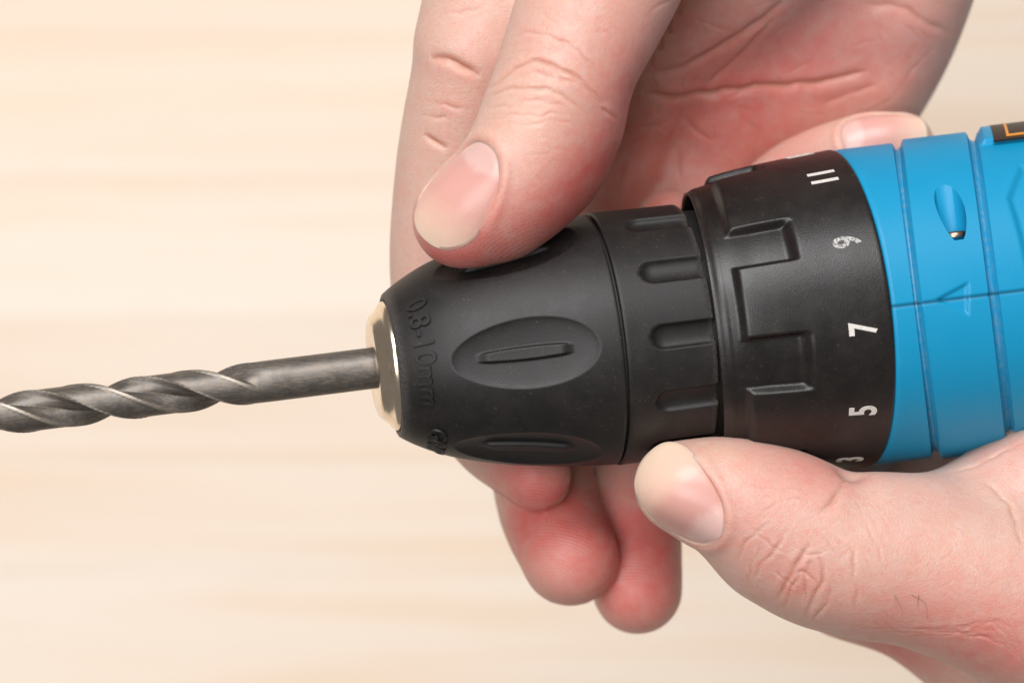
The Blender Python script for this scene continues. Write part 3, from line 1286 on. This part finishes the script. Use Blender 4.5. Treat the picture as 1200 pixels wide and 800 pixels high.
    def finish(self, label, parent_name='hand'):
        fine = np.where(self.fixed, 0.0, self.disp)
        V = np.where(self.fixed[:, None], self.base, self.V) + self.N * fine[:, None]
        for k in ('red', 'pale', 'crease'):
            self.at[k] = np.clip(self.at[k], 0, 1)
        me = make_mesh(parent_name, V, self.F, M_skin, True, self.at)
        o = link(parent_name, me)
        o['label'] = label
        o['category'] = 'hand'
        o['group'] = 'hands holding the drill'
        for Vn, Fn, al, ac in self.nails:
            mn = make_mesh('fingernail', Vn, Fn, M_nail, True, {'along': al, 'across': ac})
            bm = bmesh.new()
            bm.from_mesh(mn)
            bmesh.ops.remove_doubles(bm, verts=bm.verts[:], dist=1e-7)
            bmesh.ops.recalc_face_normals(bm, faces=bm.faces[:])
            bm.to_mesh(mn)
            bm.free()
            mn.set_sharp_from_angle(angle=math.radians(50))
            link('fingernail', mn, o)
        return o


# ---- hand reaching in from the top of the picture, thumb on the chuck
up = [
    Chain([(985, -220, -180, 160), (940, -80, -222, 160), (885, 60, -275, 148), (850, 150, -318, 118)], 30, (0.1, -0.40, 1), 2.1),
    Chain([(1050, -220, -180, 95), (1078, -100, -228, 84), (1047, 35, -288, 76), (990, 160, -350, 64), (930, 290, -400, 54), (880, 420, -425, 46), (850, 500, -410, 42)], 60),
    Chain([(900, -220, -165, 95), (880, 0, -250, 82), (825, 180, -306, 68), (765, 340, -305, 60), (742, 480, -285, 56), (745, 600, -245, 54), (747, 690, -200, 53)], 30, k2=3),
    Chain([(800, -220, -160, 95), (765, -40, -225, 84), (718, 160, -272, 66), (665, 330, -278, 61), (632, 470, -252, 59), (640, 582, -208, 60), (668, 652, -150, 58)], 25, k2=3),
    Chain([(690, -200, -180, 95), (610, -90, -75, 86), (563, 40, -55, 76), (552, 85, -60, 70), (526, 200, -100, 63), (517, 330, -145, 60), (538, 420, -172, 56), (570, 505, -157, 49), (628, 556, -105, 42)], 16, k2=3),
    Chain([(980, -220, -110, 125), (880, -70, -150, 92), (800, 25, -200, 58), (750, 75, -205, 42)], 75),
    Chain([(860, -200, -110, 120), (765, -140, 20, 102), (698, 0, 72, 90), (653, 105, 96, 78), (606, 203, 100, 72), (541, 256, 95, 59)], 40),
    Chain([(665, 150, 68, 62), (645, 195, 60, 62), (590, 245, 66, 56)], 40),
]
H = Hand(up)
# thumb: knuckle folds
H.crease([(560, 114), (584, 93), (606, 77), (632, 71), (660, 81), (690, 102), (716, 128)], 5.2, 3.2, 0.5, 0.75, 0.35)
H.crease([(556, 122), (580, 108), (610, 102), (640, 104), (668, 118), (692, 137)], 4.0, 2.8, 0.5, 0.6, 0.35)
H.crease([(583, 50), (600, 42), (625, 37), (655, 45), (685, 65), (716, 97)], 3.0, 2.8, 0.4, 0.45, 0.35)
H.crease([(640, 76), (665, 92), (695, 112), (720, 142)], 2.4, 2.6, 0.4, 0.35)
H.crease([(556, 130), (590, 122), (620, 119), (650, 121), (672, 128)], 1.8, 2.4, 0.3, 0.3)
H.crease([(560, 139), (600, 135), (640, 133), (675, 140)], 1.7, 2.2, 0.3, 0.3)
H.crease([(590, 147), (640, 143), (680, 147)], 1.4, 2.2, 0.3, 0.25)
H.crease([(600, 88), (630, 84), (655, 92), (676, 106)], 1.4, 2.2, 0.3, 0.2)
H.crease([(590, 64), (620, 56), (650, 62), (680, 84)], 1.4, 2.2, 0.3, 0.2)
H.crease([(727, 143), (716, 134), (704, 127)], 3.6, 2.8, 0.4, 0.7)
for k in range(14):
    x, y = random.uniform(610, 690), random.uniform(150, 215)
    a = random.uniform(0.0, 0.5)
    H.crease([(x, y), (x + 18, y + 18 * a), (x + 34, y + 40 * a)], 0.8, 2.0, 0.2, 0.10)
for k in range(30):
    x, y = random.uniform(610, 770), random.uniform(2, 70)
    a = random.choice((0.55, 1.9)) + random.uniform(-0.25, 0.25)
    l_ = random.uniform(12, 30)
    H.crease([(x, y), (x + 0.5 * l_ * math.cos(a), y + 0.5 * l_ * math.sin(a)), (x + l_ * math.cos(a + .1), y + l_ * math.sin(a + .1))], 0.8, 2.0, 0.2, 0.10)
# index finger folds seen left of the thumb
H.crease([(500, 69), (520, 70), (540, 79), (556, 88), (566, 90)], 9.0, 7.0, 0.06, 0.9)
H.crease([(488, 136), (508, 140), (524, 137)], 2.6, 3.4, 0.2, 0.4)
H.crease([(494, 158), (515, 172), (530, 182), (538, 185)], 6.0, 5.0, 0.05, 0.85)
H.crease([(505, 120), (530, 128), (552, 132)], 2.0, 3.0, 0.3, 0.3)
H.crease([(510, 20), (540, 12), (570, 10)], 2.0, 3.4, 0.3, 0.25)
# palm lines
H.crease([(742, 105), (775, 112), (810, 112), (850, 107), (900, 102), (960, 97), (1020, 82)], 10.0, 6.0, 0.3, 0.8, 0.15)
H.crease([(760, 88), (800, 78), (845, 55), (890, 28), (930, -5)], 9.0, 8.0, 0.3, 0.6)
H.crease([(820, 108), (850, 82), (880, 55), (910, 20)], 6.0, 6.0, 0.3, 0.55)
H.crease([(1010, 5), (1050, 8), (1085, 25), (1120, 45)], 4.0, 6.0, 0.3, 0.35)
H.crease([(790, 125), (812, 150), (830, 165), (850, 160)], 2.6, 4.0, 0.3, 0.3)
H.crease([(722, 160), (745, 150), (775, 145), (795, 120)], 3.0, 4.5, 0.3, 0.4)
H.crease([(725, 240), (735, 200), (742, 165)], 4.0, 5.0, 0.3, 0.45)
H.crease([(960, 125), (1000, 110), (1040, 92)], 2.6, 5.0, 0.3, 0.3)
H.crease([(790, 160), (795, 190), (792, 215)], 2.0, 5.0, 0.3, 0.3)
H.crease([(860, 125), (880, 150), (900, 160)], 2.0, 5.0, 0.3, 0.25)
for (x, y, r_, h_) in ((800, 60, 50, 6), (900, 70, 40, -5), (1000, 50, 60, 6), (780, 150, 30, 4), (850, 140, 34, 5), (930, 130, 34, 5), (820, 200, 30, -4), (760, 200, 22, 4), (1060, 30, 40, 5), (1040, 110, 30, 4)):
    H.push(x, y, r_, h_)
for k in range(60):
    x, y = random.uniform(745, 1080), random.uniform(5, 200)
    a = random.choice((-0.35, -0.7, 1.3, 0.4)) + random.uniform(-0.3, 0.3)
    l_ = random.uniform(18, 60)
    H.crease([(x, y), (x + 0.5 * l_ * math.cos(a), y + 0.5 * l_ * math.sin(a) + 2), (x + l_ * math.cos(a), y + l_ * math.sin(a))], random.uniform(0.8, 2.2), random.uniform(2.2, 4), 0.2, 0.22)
# colour: blood redness, plus the red of shaded recesses painted in
H.spot(650, 262, 65, 0.75)
H.spot(690, 215, 50, 0.35)
H.spot(735, 110, 50, 0.25)
H.spot(700, 190, 60, 0.30)
H.spot(560, 305, 55, 0.6)
H.spot(500, 300, 40, 0.35)
H.spot(612, 90, 60, 0.0)
H.spot(610, 145, 45, 0.22, 'pale')
H.spot(540, 100, 60, 0.12)
H.spot(500, 270, 70, 0.3)
for (x, y, r_, s_) in ((760, 60, 110, 0.4), (850, 60, 120, 0.4), (950, 60, 140, 0.38), (1060, 60, 120, 0.28), (760, 190, 80, 0.42), (735, 150, 60, 0.35), (860, 160, 90, 0.45)):
    H.spot(x, y, r_, s_)
H.spot(620, 565, 60, 0.9)
H.spot(600, 650, 60, 0.35)
H.spot(700, 610, 50, 0.35)
H.spot(650, 600, 45, 0.6)
H.spot(665, 660, 60, 0.5)
H.spot(610, 600, 40, 0.4)
H.spot(720, 250, 40, 0.3)
H.spot(690, 235, 50, 0.3)
H.spot(750, 620, 80, 0.9)
H.spot(745, 700, 60, 0.65)
H.pad(650, 640, 48, 3.9, 0.1, 0.8)
H.pad(620, 566, 34, 3.9, 0.0, 1.4)
H.pad(748, 680, 40, 3.9, 0.1, 0.8)
H.pad(600, 290, 46, 4.2, -0.55, 1.6)
H.at['pad'][H.base[:, 2] > 40] *= 0.45
# nails
H.nail(531, 220, -0.64, 0.77, 66, 46, lift=1.0)
H.nail(606, 590, 0.96, 0.2, 42, 28, lift=1.0, nrm=(0.0, -0.70, -0.70), core=(634, 552, -108))
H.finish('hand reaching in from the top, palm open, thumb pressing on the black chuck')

# ---- hand under the drill from the right, thumb along the bottom
lo_ = [
    Chain([(1400, 800, -200, 200), (1260, 700, -215, 165), (1140, 620, -250, 115)], 30),
    Chain([(1400, 780, -80, 150), (1200, 694, -10, 116), (1060, 655, 22, 97), (980, 640, 38, 89), (908, 606, 45, 84), (851, 582, 55, 71), (794, 568, 62, 52)], 50),
    Chain([(905, 645, 36, 58), (955, 662, 28, 66), (1010, 668, 22, 70)], 40),
    Chain([(1028, 600, 52, 46), (1085, 602, 36, 46)], 14),
    Chain([(1090, 622, 0, 60), (1160, 602, -20, 76), (1260, 560, -40, 92), (1400, 520, -60, 100)], 24),
    Chain([(990, 690, -215, 58), (1080, 716, -222, 66), (1200, 790, -225, 84), (1330, 880, -230, 95)], 5),
    Chain([(1130, 610, -310, 75), (1000, 480, -372, 60), (900, 372, -378, 55), (872, 285, -200, 50), (925, 214, -240, 45), (1000, 178, -208, 42), (1058, 168, -203, 37)], 12),
    Chain([(1100, 640, -300, 60), (980, 560, -285, 48), (880, 450, -268, 44), (815, 335, -222, 40), (781, 259, -180, 37)], 12),
]
G = Hand(lo_)
# creases over the thumb's knuckle
G.crease([(996, 554), (990, 564), (982, 577), (970, 592), (958, 604)], 5.5, 5.5, 0.3, 0.5, 0.5)
G.push(996, 554, 15, -8)
G.crease([(948, 636), (932, 663), (916, 690), (908, 708)], 4.4, 3.4, 0.4, 0.85)
G.crease([(936, 668), (926, 690), (921, 708), (918, 718)], 3.4, 2.8, 0.4, 0.5)
G.crease([(890, 640), (880, 660), (876, 680), (878, 692)], 2.4, 2.6, 0.3, 0.4)
G.crease([(972, 690), (966, 708), (956, 724), (950, 730)], 3.0, 2.8, 0.4, 0.5)
G.crease([(925, 620), (905, 645), (888, 668), (878, 690)], 2.6, 2.8, 0.4, 0.45)
G.crease([(900, 610), (880, 630), (866, 650), (860, 672)], 2.2, 2.6, 0.4, 0.4)
G.crease([(958, 650), (963, 675), (954, 700), (940, 726)], 4.0, 3.0, 0.4, 0.75)
G.crease([(948, 655), (940, 680), (945, 700), (935, 715)], 2.2, 2.6, 0.4, 0.5)
G.crease([(985, 630), (1000, 650), (1003, 690), (995, 722)], 2.4, 2.8, 0.4, 0.4)
G.crease([(926, 676), (938, 668), (950, 676), (960, 690)], 2.6, 2.6, 0.3, 0.5)
G.crease([(930, 640), (946, 650), (968, 648)], 2.0, 2.4, 0.3, 0.35)
G.crease([(905, 668), (918, 680), (938, 690)], 2.0, 2.4, 0.3, 0.35)
G.crease([(882, 622), (902, 640), (925, 650)], 1.6, 2.2, 0.3, 0.3)
G.crease([(950, 610), (975, 640), (990, 660)], 1.6, 2.4, 0.3, 0.25)
G.crease([(1015, 610), (1030, 640), (1035, 665)], 1.4, 2.4, 0.3, 0.22)
G.crease([(890, 600), (920, 585), (960, 580)], 1.2, 2.2, 0.3, 0.2)
G.crease([(855, 575), (890, 570), (940, 572), (975, 578)], 1.2, 2.2, 0.3, 0.2)
G.crease([(1150, 560), (1180, 585), (1192, 615), (1200, 640)], 3.0, 4.0, 0.4, 0.45)
G.crease([(1110, 552), (1140, 545), (1170, 530), (1205, 512)], 2.6, 3.0, 0.4, 0.4)
for k in range(9):
    G.crease([(1000 + 14 * k, 735 + 2 * k), (1080 + 12 * k, 745 - 2 * k), (1180 + 3 * k, 738 + 7 * k)], 1.1, 2.6, 0.3, 0.22)
for k in range(90):
    x, y = random.uniform(960, 1195), random.uniform(575, 735)
    a = random.choice((0.9, -0.75)) + random.uniform(-0.25, 0.25)
    l_ = random.uniform(14, 34)
    G.crease([(x, y), (x + 0.5 * l_ * math.cos(a), y + 0.5 * l_ * math.sin(a)), (x + l_ * math.cos(a + 0.15), y + l_ * math.sin(a + 0.15))], 0.75, 1.8, 0.15, 0.18)
for k in range(16):
    x, y = random.uniform(870, 960), random.uniform(545, 640)
    a = 0.1 + random.uniform(-0.3, 0.5)
    l_ = random.uniform(14, 34)
    G.crease([(x, y), (x + 0.5 * l_ * math.cos(a), y + 0.5 * l_ * math.sin(a)), (x + l_ * math.cos(a), y + l_ * math.sin(a))], 0.7, 1.8, 0.2, 0.14)
G.spot(900, 545, 70, 0.28)
G.spot(970, 548, 40, 0.4)
G.spot(1085, 605, 70, 0.1)
G.spot(930, 680, 45, 0.35)
G.spot(870, 640, 40, 0.2)
G.spot(1040, 720, 60, 0.35)
G.spot(1130, 750, 70, 0.4)
G.spot(1190, 770, 70, 0.4)
G.spot(1050, 765, 60, 0.6)
G.spot(850, 525, 30, 0.25, 'pale')
G.spot(1180, 530, 40, 0.3)
G.spot(780, 240, 40, 0.7)
G.spot(930, 180, 50, 0.35)
G.spot(1080, 150, 30, 0.3, 'pale')
G.nail(791, 588, -0.72, -0.69, 63, 46, lift=1.0, tip_at=0.66)
G.nail(1036, 150, 0.99, -0.10, 54, 34, lift=1.0, nrm=(0.05, 0.62, 0.78))
lower = G.finish('hand gripping the drill from below right, thumb along the black clutch ring')

# a few hairs on the back of the thumb
hairs = [((1048, 697), (1055, 706), (1059, 712)), ((1076, 697), (1075, 705), (1074, 711)), ((1068, 697), (1080, 706), (1087, 720))]
for n_, pts in enumerate(hairs):
    ids = [G.hit(*p) for p in pts]
    base = G.base[ids] + G.N[ids] * np.array([0.5, 5.0, 8.0])[:, None]
    L = catmull(base, 6)
    vs, fs = [], []
    for i_, p in enumerate(L):
        rad = 0.42 * (1 - 0.7 * i_ / len(L))
        for a in range(5):
            vs.append(p + rad * np.array([math.cos(a * 1.2566), math.sin(a * 1.2566), 0.0]))
    for i_ in range(len(L) - 1):
        for a in range(5):
            fs.append((i_ * 5 + a, i_ * 5 + (a + 1) % 5, i_ * 5 + 5 + (a + 1) % 5, i_ * 5 + 5 + a))
    link('hair', make_mesh('hair', np.array(vs), fs, M_hair), lower)
